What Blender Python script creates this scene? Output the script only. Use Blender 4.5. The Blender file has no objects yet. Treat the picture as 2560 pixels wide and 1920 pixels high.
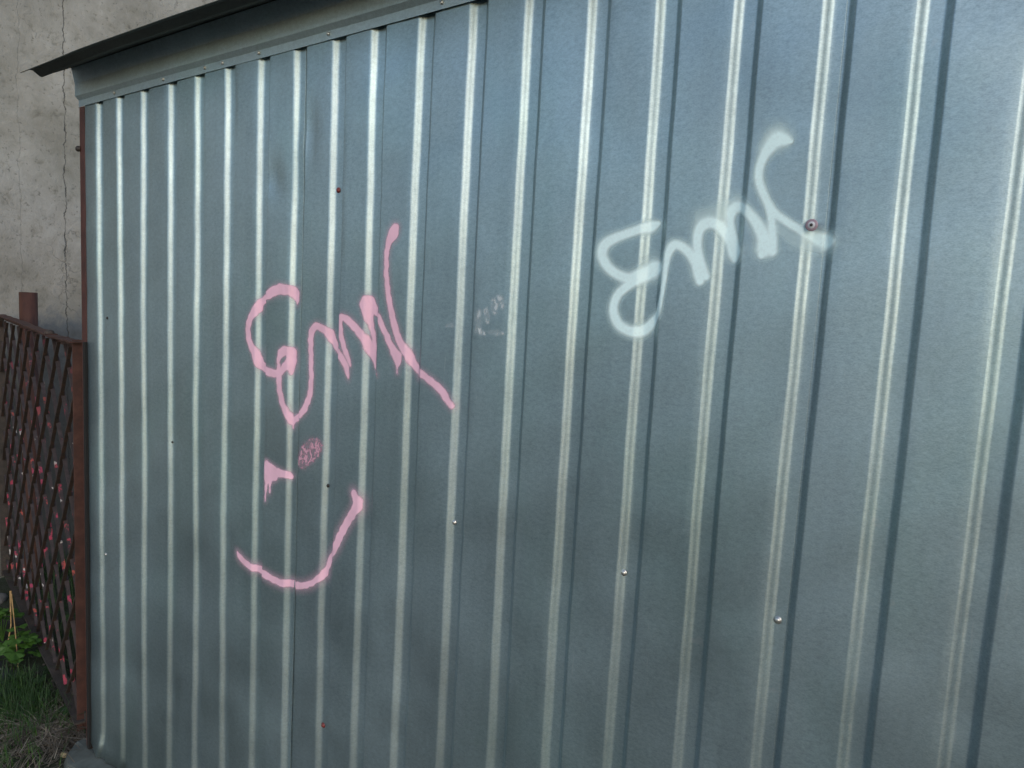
import bpy, bmesh, math, random
import numpy as np
from mathutils import Vector, Matrix, Euler
rnd = random.Random(7)
sc = bpy.context.scene
C = sc.collection
# ---------------------------------------------------------------- camera
cam_d = bpy.data.cameras.new('camera'); cam = bpy.data.objects.new('camera', cam_d); C.objects.link(cam)
cam_d.sensor_width = 36.0; cam_d.lens = 1860.0/2560.0*36.0
cam_d.clip_start = 0.05; cam_d.clip_end = 1000
cam.matrix_world = Matrix.Translation((2.27971, -1.13601, 1.51798)) @ Matrix.Rotation(0.600137, 4, 'Z') @ Matrix.Rotation(1.459834, 4, 'X') @ Matrix.Rotation(0.053036, 4, 'Z')
sc.camera = cam
# ---------------------------------------------------------------- light
SUN_EL = math.radians(25.0); SUN_AZ = math.radians(45.0)   # azimuth from -y towards +x
sd = Vector((math.sin(SUN_AZ)*math.cos(SUN_EL), -math.cos(SUN_AZ)*math.cos(SUN_EL), math.sin(SUN_EL)))
w = bpy.data.worlds.new('World'); sc.world = w; w.use_nodes = True
nt = w.node_tree; nt.nodes.clear()
sky = nt.nodes.new('ShaderNodeTexSky'); sky.sky_type = 'NISHITA'; sky.sun_disc = False
sky.sun_elevation = SUN_EL; sky.sun_rotation = math.pi - SUN_AZ
sky.air_density = 1.0; sky.dust_density = 0.6; sky.ozone_density = 1.0
bg = nt.nodes.new('ShaderNodeBackground'); bg.inputs[1].default_value = 0.15
wo = nt.nodes.new('ShaderNodeOutputWorld')
nt.links.new(sky.outputs[0], bg.inputs[0]); nt.links.new(bg.outputs[0], wo.inputs[0])
sl = bpy.data.lights.new('sun', 'SUN'); sl.energy = 0.6; sl.angle = math.radians(50); sl.color = (1.0, 0.82, 0.64)
so = bpy.data.objects.new('sun', sl); C.objects.link(so); so.rotation_euler = sd.to_track_quat('Z', 'Y').to_euler()
so.location = (3, -4, 5)
vs = sc.view_settings; vs.view_transform = 'Standard'; vs.look = 'None'; vs.gamma = 1; vs.use_curve_mapping = False
vs.exposure = 0.5
# ---------------------------------------------------------------- helpers
def link(o, parent=None):
    C.objects.link(o)
    if parent is not None: o.parent = parent
    return o
def tag(o, label=None, cat=None, group=None, kind=None):
    if label: o['label'] = label
    if cat: o['category'] = cat
    if group: o['group'] = group
    if kind: o['kind'] = kind
    return o
def empty(name, loc=(0, 0, 0)):
    o = bpy.data.objects.new(name, None); o.location = loc; o.empty_display_size = .1
    return link(o)
def mesh_obj(name, v, f, m, parent=None, smooth=False):
    me = bpy.data.meshes.new(name); me.from_pydata([tuple(map(float, p)) for p in v], [], f); me.update()
    if m: me.materials.append(m)
    if smooth: me.polygons.foreach_set('use_smooth', [True]*len(me.polygons))
    o = bpy.data.objects.new(name, me); link(o)
    if parent is not None:
        o.parent = parent; o.matrix_parent_inverse = Matrix.Translation(-parent.location)
    return o
def grid_mesh(name, P, m, parent=None, smooth=True, attrs=None, keep=None, flip=False):
    """P: (nu,nv,3) array"""
    nu, nv = P.shape[:2]; idx = np.arange(nu*nv).reshape(nu, nv)
    a, b, c, d = idx[:-1, :-1], idx[1:, :-1], idx[1:, 1:], idx[:-1, 1:]
    F = np.stack([a, b, c, d] if not flip else [a, d, c, b], -1).reshape(-1, 4)
    if keep is not None: F = F[keep.reshape(-1)]
    V = P.reshape(-1, 3)
    used = np.unique(F); mp = -np.ones(len(V), int); mp[used] = np.arange(len(used)); F = mp[F]; V = V[used]
    me = bpy.data.meshes.new(name)
    me.vertices.add(len(V)); me.vertices.foreach_set('co', V.astype(np.float32).ravel())
    me.loops.add(F.size); me.loops.foreach_set('vertex_index', F.ravel().astype(np.int32))
    me.polygons.add(len(F)); me.polygons.foreach_set('loop_start', np.arange(0, F.size, 4, dtype=np.int32))
    me.update(calc_edges=True)
    me.polygons.foreach_set('use_smooth', [smooth]*len(F))
    if attrs:
        for k, arr in attrs.items():
            at = me.attributes.new(k, 'FLOAT', 'POINT'); at.data.foreach_set('value', arr.reshape(-1)[used].astype(np.float32))
    me.materials.append(m); me.validate()
    o = bpy.data.objects.new(name, me); link(o)
    if parent is not None:
        o.parent = parent; o.matrix_parent_inverse = Matrix.Translation(-parent.location)
    return o
def box(name, c, s, m, parent=None, rot=None, bev=0.0, smooth=False):
    bm = bmesh.new(); bmesh.ops.create_cube(bm, size=1); bmesh.ops.scale(bm, vec=s, verts=bm.verts)
    if bev: bmesh.ops.bevel(bm, geom=bm.edges[:], offset=bev, segments=2, affect='EDGES', profile=.5)
    M = Matrix.Translation(c) @ (rot.to_4x4() if rot else Matrix())
    bmesh.ops.transform(bm, matrix=M, verts=bm.verts)
    me = bpy.data.meshes.new(name); bm.to_mesh(me); bm.free(); me.materials.append(m)
    o = bpy.data.objects.new(name, me); link(o)
    if parent is not None:
        o.parent = parent; o.matrix_parent_inverse = Matrix.Translation(-parent.location)
    return o
def extrude_profile(name, prof2, x0, x1, zs, m, parent, n=24, close=False, wob=0.0, thick=0.0009):
    """profile in (y,z) swept along x; zs = rise per metre"""
    xs = np.linspace(x0, x1, n); pr = np.array(prof2)
    P = np.zeros((n, len(pr), 3))
    for i, x in enumerate(xs):
        P[i, :, 0] = x; P[i, :, 1] = pr[:, 0] + wob*math.sin(7.3*x+1)+wob*.6*math.sin(17*x); P[i, :, 2] = pr[:, 1]+zs*(x-x0)+wob*math.sin(5.1*x)
    o = grid_mesh(name, P, m, parent, smooth=False)
    md = o.modifiers.new('thickness', 'SOLIDIFY'); md.thickness = thick; md.offset = 0
    return o
# ---------------------------------------------------------------- materials
def mat(name):
    m = bpy.data.materials.new(name); m.use_nodes = True; n = m.node_tree
    return m, n, n.nodes['Principled BSDF']
def nd(n, t, **k):
    o = n.nodes.new(t)
    for a, b in k.items():
        if a in ('op',): o.operation = b
        else: setattr(o, a, b)
    return o
def coords(n, scale=(1, 1, 1)):
    t = nd(n, 'ShaderNodeTexCoord'); mp = nd(n, 'ShaderNodeMapping'); mp.inputs['Scale'].default_value = scale
    n.links.new(t.outputs['Object'], mp.inputs['Vector']); return mp.outputs[0]
def noise(n, vec, scale, detail=4, rough=.55, dist=0):
    o = nd(n, 'ShaderNodeTexNoise'); o.inputs['Scale'].default_value = scale; o.inputs['Detail'].default_value = detail
    o.inputs['Roughness'].default_value = rough; o.inputs['Distortion'].default_value = dist
    n.links.new(vec, o.inputs['Vector']); return o.outputs['Fac']
def ramp(n, fac, stops):
    o = nd(n, 'ShaderNodeValToRGB'); cr = o.color_ramp
    while len(cr.elements) < len(stops): cr.elements.new(.5)
    for e, (p, c) in zip(cr.elements, stops): e.position = p; e.color = (*c, 1) if len(c) == 3 else c
    n.links.new(fac, o.inputs['Fac']); return o.outputs['Color']
def mixc(n, f, a, b, mode='MIX'):
    o = nd(n, 'ShaderNodeMix'); o.data_type = 'RGBA'; o.blend_type = mode
    for s, v in ((0, f), (6, a), (7, b)):
        if hasattr(v, 'links') or hasattr(v, 'is_linked'): n.links.new(v, o.inputs[s])
        else: o.inputs[s].default_value = v if s == 0 else (*v, 1)
    return o.outputs[2]
def mathn(n, op, a, b=None, cl=False):
    o = nd(n, 'ShaderNodeMath'); o.operation = op; o.use_clamp = cl
    for s, v in ((0, a), (1, b)):
        if v is None: continue
        if hasattr(v, 'is_linked'): n.links.new(v, o.inputs[s])
        else: o.inputs[s].default_value = v
    return o.outputs[0]
def bump(n, b, h, strength, dist):
    o = nd(n, 'ShaderNodeBump'); o.inputs['Strength'].default_value = strength; o.inputs['Distance'].default_value = dist
    n.links.new(h, o.inputs['Height']); n.links.new(o.outputs[0], b.inputs['Normal']); return o
def simple(name, c, rough=.6, metal=0.0, var=.25, scale=20, bmp=.2, dist=.002):
    m, n, b = mat(name); v = coords(n); f = noise(n, v, scale, 6, .6)
    lo = tuple(x*(1-var) for x in c); hi = tuple(min(1, x*(1+var)) for x in c)
    n.links.new(ramp(n, f, [(.3, lo), (.7, hi)]), b.inputs['Base Color'])
    b.inputs['Roughness'].default_value = rough; b.inputs['Metallic'].default_value = metal
    if bmp: bump(n, b, noise(n, v, scale*4, 5), bmp, dist)
    return m
# galvanised sheet: dulled zinc, part mirror part chalky oxide
def galv(name, base=(.365, .46, .495), metal=.90, r0=.42, r1=.54):
    m, n, b = mat(name)
    v = coords(n); big = noise(n, v, 1.3, 4, .6, .6); big2 = noise(n, coords(n, (1.5, 1.5, .7)), 2.3, 4, .6, .5)
    streak = noise(n, coords(n, (30, 30, .8)), 1.0, 4, .6)
    tint = ramp(n, big2, [(.34, tuple(x*y for x, y in zip(base, (.97, 1.01, .99)))), (.5, base), (.66, tuple(x*y for x, y in zip(base, (1.01, 1.0, 1.01))))])
    c1 = mixc(n, 1.0, tint, ramp(n, mathn(n, 'ADD', mathn(n, 'MULTIPLY', big, .82), mathn(n, 'MULTIPLY', streak, .18)), [(.36, (.80, .81, .82)), (.64, (1.10, 1.09, 1.09))]), 'MULTIPLY')
    grain = noise(n, coords(n, (150, 150, 330)), 2.0, 3, .75)
    spangle = noise(n, coords(n, (60, 60, 100)), 1.6, 2, .6)
    gg = mathn(n, 'ADD', mathn(n, 'MULTIPLY', grain, .65), mathn(n, 'MULTIPLY', spangle, .35))
    c2 = mixc(n, 1.0, c1, ramp(n, gg, [(.32, (.78, .79, .80)), (.5, (1, 1, 1)), (.68, (1.2, 1.2, 1.19))]), 'MULTIPLY')
    spots = noise(n, v, 34, 2, .5)
    c3 = mixc(n, mathn(n, 'MULTIPLY', ramp(n, spots, [(.735, (0, 0, 0)), (.78, (1, 1, 1))]), .30), c2, (.50, .54, .55))
    sc1 = noise(n, coords(n, (70, 70, 5)), 2.0, 2, .5, 1.2)     # fine rubbed scratches
    c3 = mixc(n, mathn(n, 'MULTIPLY', ramp(n, sc1, [(.72, (0, 0, 0)), (.76, (1, 1, 1))]), .22), c3, (.52, .56, .57))
    # soil splash and grime rising from the foot
    sep = nd(n, 'ShaderNodeSeparateXYZ'); n.links.new(v, sep.inputs[0])
    low = mathn(n, 'MULTIPLY', mathn(n, 'SUBTRACT', .42, mathn(n, 'ADD', sep.outputs['Z'], mathn(n, 'MULTIPLY', big2, .25))), 3.0, True)
    c3 = mixc(n, mathn(n, 'MULTIPLY', low, .40), c3, (.085, .10, .085))
    oi = nd(n, 'ShaderNodeObjectInfo')
    c3 = mixc(n, 1.0, c3, ramp(n, oi.outputs['Random'], [(0, (.93, .94, .96)), (1, (1.05, 1.05, 1.03))]), 'MULTIPLY')
    n.links.new(c3, b.inputs['Base Color'])
    b.inputs['Metallic'].default_value = metal
    rr = nd(n, 'ShaderNodeMapRange'); rr.inputs[3].default_value = r0; rr.inputs[4].default_value = r1
    rr.inputs[1].default_value = .35; rr.inputs[2].default_value = .65
    n.links.new(noise(n, v, 4, 5), rr.inputs[0]); n.links.new(rr.outputs[0], b.inputs['Roughness'])
    h = mathn(n, 'ADD', mathn(n, 'MULTIPLY', grain, .8), mathn(n, 'MULTIPLY', noise(n, coords(n, (9, 9, 3)), 1.0, 2), 2.5))
    bump(n, b, h, .3, .0007)
    return m
M_galv = galv('galvanised_sheet')
M_trim = galv('galvanised_trim', (.42, .53, .58), .5)
M_roof = galv('shaded_roof_sheet', (.085, .095, .085), .2, .6, .7)  # roof base painted dark to stand for the low light under the overhang
M_rust = simple('red_oxide_paint', (.062, .022, .018), .62, 0, .3, 30, .3)
M_dark = simple('dark_interior', (.03, .03, .03), .8)
M_screw = simple('zinc_screw', (.62, .61, .58), .35, .85, .05, 60, 0)
M_screwred = simple('red_screw_paint', (.17, .03, .028), .5, 0, .2, 60, 0)
M_screwdark = simple('dark_bolt', (.035, .03, .028), .6, .3, .2, 60, 0)
M_conc = simple('footing_concrete', (.075, .09, .085), .85, 0, .35, 14, .5, .004)

def paint(name, col, soft=False, scuff=False):
    m, n, b = mat(name)
    v = coords(n); f = noise(n, v, 30, 4)
    n.links.new(ramp(n, f, [(.3, tuple(x*.95 for x in col)), (.7, col)]), b.inputs['Base Color'])
    b.inputs['Roughness'].default_value = .55; b.inputs['Specular IOR Level'].default_value = .35
    at = nd(n, 'ShaderNodeAttribute'); at.attribute_name = 'cover'; a = at.outputs['Fac']
    if not soft and not scuff:
        g = noise(n, v, 420, 3, .7); e = mathn(n, 'MULTIPLY', mathn(n, 'MULTIPLY', a, mathn(n, 'SUBTRACT', 1.0, a)), 3.2)
        a = mathn(n, 'ADD', a, mathn(n, 'MULTIPLY', e, mathn(n, 'SUBTRACT', g, .5)), True)
        a = mathn(n, 'MULTIPLY', a, mathn(n, 'ADD', .74, mathn(n, 'MULTIPLY', noise(n, v, 22, 5), .46)), True)
    if soft:
        g = noise(n, v, 260, 3, .7)
        a = mathn(n, 'MULTIPLY', a, mathn(n, 'ADD', mathn(n, 'MULTIPLY', g, .35), .82), True)
    if scuff:
        g = noise(n, coords(n, (1, 1, .7)), 120, 3, .6, .6)
        g2 = ramp(n, g, [(.50, (0, 0, 0)), (.56, (1, 1, 1))])
        a = mathn(n, 'MULTIPLY', a, mathn(n, 'ADD', mathn(n, 'MULTIPLY', g2, .75), .28), True)
    n.links.new(a, b.inputs['Alpha'])
    return m
M_pink = paint('pink_spray_paint', (.84, .52, .645))
M_pinkscuff = paint('scraped_pink_spray_paint', (.58, .33, .42), scuff=True)
M_teal = paint('pale_mint_spray_paint', (.74, .94, .96), soft=True)
M_white = paint('whitish_smear', (.66, .73, .76), scuff=True)
# ---------------------------------------------------------------- garage wall geometry
SG = [-.0063, .1122, .235, .3687, .491, .6168, .7462, .8721, .9968, 1.1148, 1.2402, 1.368, 1.4942, 1.6219, 1.7482, 1.8745, 2.002, 2.1227, 2.2486]
SG = SG + [SG[-1]+.125*(i+1) for i in range(16)]
XL, XR = -.073, 4.25
SEAM1, SEAM2 = SG[7]+.0235, SG[16]+.0235
def clip01(t): return np.clip(t, 0, 1)
def groove(x, z):
    y = np.zeros(np.broadcast(x, z).shape)
    for i, s in enumerate(SG):
        ww = .0010*np.sin(z*3.1+i*2.3)+.0005*np.sin(z*9+i)+.0003*np.sin(z*27+i*3)
        a = 0
        for o, o2 in zip((-.0036, -.0024, -.0012, 0, .0012, .0024, .0036), (-.0018, -.0012, -.0006, 0, .0006, .0012, .0018)):
            a = a+clip01((x+ww+o-(s-.0046))/.0092)-clip01((x+ww+o2-(s+.027))/.010)
        y = y+a/7*.011
    return y
def dents(x, z):
    y = .0006*np.sin(2.1*x+1.3*z)+.0014*np.sin(5.3*z+x*9+.5)*np.sin(3.7*x)+.0005*np.sin(31*x+7*z)+.0004*np.sin(23*z+13*x)*np.sin(19*x+2)+.00025*np.sin(51*z-27*x)
    def g(cx, cz, sx, sz, a, rot=0):
        dx, dz = x-cx, z-cz; u = dx*math.cos(rot)+dz*math.sin(rot); v = -dx*math.sin(rot)+dz*math.cos(rot)
        return a*np.exp(-(u/sx)**2-(v/sz)**2)
    y = y+g(.925, 1.86, .020, .06, .0075)+g(.90, 1.84, .03, .035, -.003)+g(.80, 1.775, .028, .05, .007, .6)+g(.775, 1.80, .02, .03, -.004)+g(.865, 1.80, .012, .10, .002)
    y = y+g(2.33, 1.62, .05, .03, .0016)+g(2.24, 1.9, .05, .06, -.0012)+g(1.56, .62, .06, .2, .0014)+g(.30, 1.15, .05, .2, .0012)
    return y
def layer(x):
    return np.where(x < SEAM1, -.0030, np.where(x < SEAM2, -.0015, 0.0))
def surf_y(x, z, lay=None):
    return groove(x, z)+dents(x, z)+(layer(x) if lay is None else lay)
def wall_z_top(x): return 2.055+.029*(x+.1)
ROOTG = empty('metal_garage', (0, 0, 0))
tag(ROOTG, 'galvanised corrugated sheet metal garage with pink and pale mint spray paint tags', 'garage')
def panel(x0, x1, lay, lift=None, label=None):
    xs = [x0, x1]
    for s in SG:
        xs += list(np.arange(s-.0085, s+.0086, .0009))+list(np.arange(s+.0185, s+.0406, .0009))
        xs += [s+.012, s+.055, s+.07, s+.09, s+.105]
    xs = np.unique(np.round([q for q in xs if x0 <= q <= x1], 5))
    zs = np.concatenate([[0], np.linspace(.02, 1, 96)])
    X, T = np.meshgrid(xs, zs, indexing='ij')
    top = wall_z_top(X)-.008; bot = .004+.0*X
    Z = bot+(top-bot)*T
    Y = surf_y(X, Z, lay)
    if lift is not None: Y = Y+lift(X, Z)
    if x0 < 0:    # bottom left corner is bent outward and chewed
        e = np.exp(-((X-.0)/.05)**2)*np.exp(-(Z/.05)**2); Y = Y-.016*e
        Z = Z+.028*np.exp(-((X+.085)/.035)**2)*np.exp(-(Z/.05)**2)
    o = grid_mesh('wall_panel', np.stack([X, Y, Z], -1), M_galv, ROOTG)
    md = o.modifiers.new('thickness', 'SOLIDIFY'); md.thickness = .0008; md.offset = -1
    return o
panel(XL, SEAM1, -.0030, lambda X, Z: -.0035*np.exp(-((X-SEAM1)/.006)**2)*np.exp(-(Z/.75)**4))
panel(SEAM1-.014, SEAM2, -.0015)
panel(SEAM2-.014, XR, 0.0)
# other sides (closed box)
YB = 2.6
def side_panel(x):
    ys = np.linspace(.03, YB, 260); zs = np.linspace(.004, 2.03+.029*x, 8)
    Yg, Zg = np.meshgrid(ys, zs, indexing='ij')
    Xg = x+.011*clip01(np.abs(((Yg/.125) % 1)-.5)*8-1.2)*(1 if x < 1 else -1)
    return grid_mesh('wall_panel', np.stack([Xg, Yg, Zg], -1), M_galv, ROOTG, smooth=False)
side_panel(XL); side_panel(XR)
xs = np.linspace(XL, XR, 300); zs = np.linspace(.004, 2.05, 4); Xg, Zg = np.meshgrid(xs, zs, indexing='ij')
grid_mesh('wall_panel', np.stack([Xg, YB-.011*clip01(np.abs(((Xg/.125) % 1)-.5)*8-1.2), Zg+.029*Xg*(Zg/2.05)], -1), M_galv, ROOTG, smooth=False)
# trim under the roof edge
extrude_profile('edge_trim', [(-.0062, 2.0215), (-.0066, 2.0400), (-.0168, 2.0495), (-.0172, 2.0560), (-.0172, 2.0840), (-.0265, 2.1262), (.012, 2.1275)], -.100, 4.30, .029, M_trim, ROOTG, n=60, wob=.0004)
# roof: corrugated along its length
rp = [(-.160, 2.0787), (-.157, 2.0795), (-.136, 2.0930), (-.128, 2.0935), (-.110, 2.0825), (-.103, 2.0820), (-.086, 2.0945), (-.066, 2.1055), (-.055, 2.1115), (-.035, 2.1235), (-.027, 2.1280), (-.0145, 2.1297)]
y = -.005
while y < YB+.15:
    rp += [(y, 2.130), (y+.060, 2.131), (y+.068, 2.141), (y+.105, 2.142), (y+.113, 2.132)]; y += .125
o = extrude_profile('roof_sheet', rp, -.105, 4.36, .029, M_roof, ROOTG, n=120, wob=.0008)
for v_ in o.data.vertices:        # the sheet end is bent down a little at the left
    if v_.co.y < -.012: v_.co.z += .006*min(1, max(0, (v_.co.x+.105)/.30))*min(1, (-.012-v_.co.y)/.05)
# corner angle iron and its bolt
box('corner_post', (-.0895, .0020, 1.012), (.029, .012, 2.02), M_rust, ROOTG, bev=.0015)
box('corner_post', (-.1020, .031, 1.010), (.004, .045, 2.015), M_rust, ROOTG, bev=.0008)
def dome(name, r, h, m, parent, loc, nrm=(0, -1, 0), washer=None, socket=False):
    bm = bmesh.new(); ring = []
    prof = [(r*1.0, 0), (r*1.0, h*.45), (r*.8, h*.82), (r*.4, h)]
    if socket: prof = [(r, 0), (r, h*.8), (r*.85, h), (r*.45, h), (r*.35, h*.5)]
    if washer: prof = [(washer, 0), (washer, h*.18), (r, h*.2)]+prof[1:]
    N = 14; rings = []
    for pr, ph in prof:
        rings.append([bm.verts.new((pr*math.cos(2*math.pi*k/N), pr*math.sin(2*math.pi*k/N), ph)) for k in range(N)])
    for a, b in zip(rings, rings[1:]):
        for k in range(N): bm.faces.new((a[k], a[(k+1) % N], b[(k+1) % N], b[k]))
    bm.faces.new(rings[-1])
    M = Matrix.Translation(loc) @ Vector(nrm).to_track_quat('Z', 'Y').to_matrix().to_4x4()
    bmesh.ops.transform(bm, matrix=M, verts=bm.verts)
    me = bpy.data.meshes.new(name); bm.to_mesh(me); bm.free(); me.materials.append(m)
    for p in me.polygons: p.use_smooth = True
    o = bpy.data.objects.new(name, me); link(o); o.parent = parent; o.matrix_parent_inverse = Matrix.Translation(-parent.location)
    return o
def on_wall(x, z): return (x, float(surf_y(np.array(x), np.array(z)))-.0008, z)
dome('bolt', .0085, .012, M_screwdark, ROOTG, (-.1035, -.003, 1.901), (-.5, -1, 0))
for (x, z) in ((.0897, 2.1123), (.3465, 2.1194), (.8552, 2.134), (1.35, 2.15)):
    dome('screw', .0042, .0042, M_screw, ROOTG, (x, -.0070, z), (0, -1, .3))
for x in (.1044, .3509, .5357, .6086, .7483, .9844, 1.30, 1.62, 1.9):
    dome('screw', .0044, .0045, M_screw, ROOTG, (x, -.0072, 2.0312+.029*(x+.1)+.002))
for (x, z, m, r) in ((1.0109, 1.7383, M_screwred, .0055), (1.0059, .4943, M_screwred, .0058), (1.3743, 1.0702, M_screw, .005), (1.7524, 1.0633, M_screw, .0055), (2.0127, 1.0548, M_screw, .0056),
                  (1.0018, 1.0756, M_screwdark, .004), (.0082, .6724, M_screw, .0045), (.3729, 1.0814, M_screwdark, .003), (.0476, 1.4053, M_screwdark, .004)):
    o = dome('screw', r*.8, r*.7, m, ROOTG, on_wall(x, z), washer=r*1.1)
    if m is M_screwred: o['label'] = 'screw with dull red head'
M_mauve = simple('mauve_washer', (.30, .22, .26), .5, .1)
o = dome('washer', .0088, .0016, M_mauve, ROOTG, (2.0101, -.0056, 1.6483)); dome('screw', .0025, .0034, M_screwdark, ROOTG, (2.0101, -.0060, 1.6483)); dome('screw_flange', .0055, .0024, simple('mint_washer', (.50, .52, .55), .5), ROOTG, (2.0101, -.0057, 1.6483)); o['label'] = 'mauve washer ring round a small dark screw above the mint tag'
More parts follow.
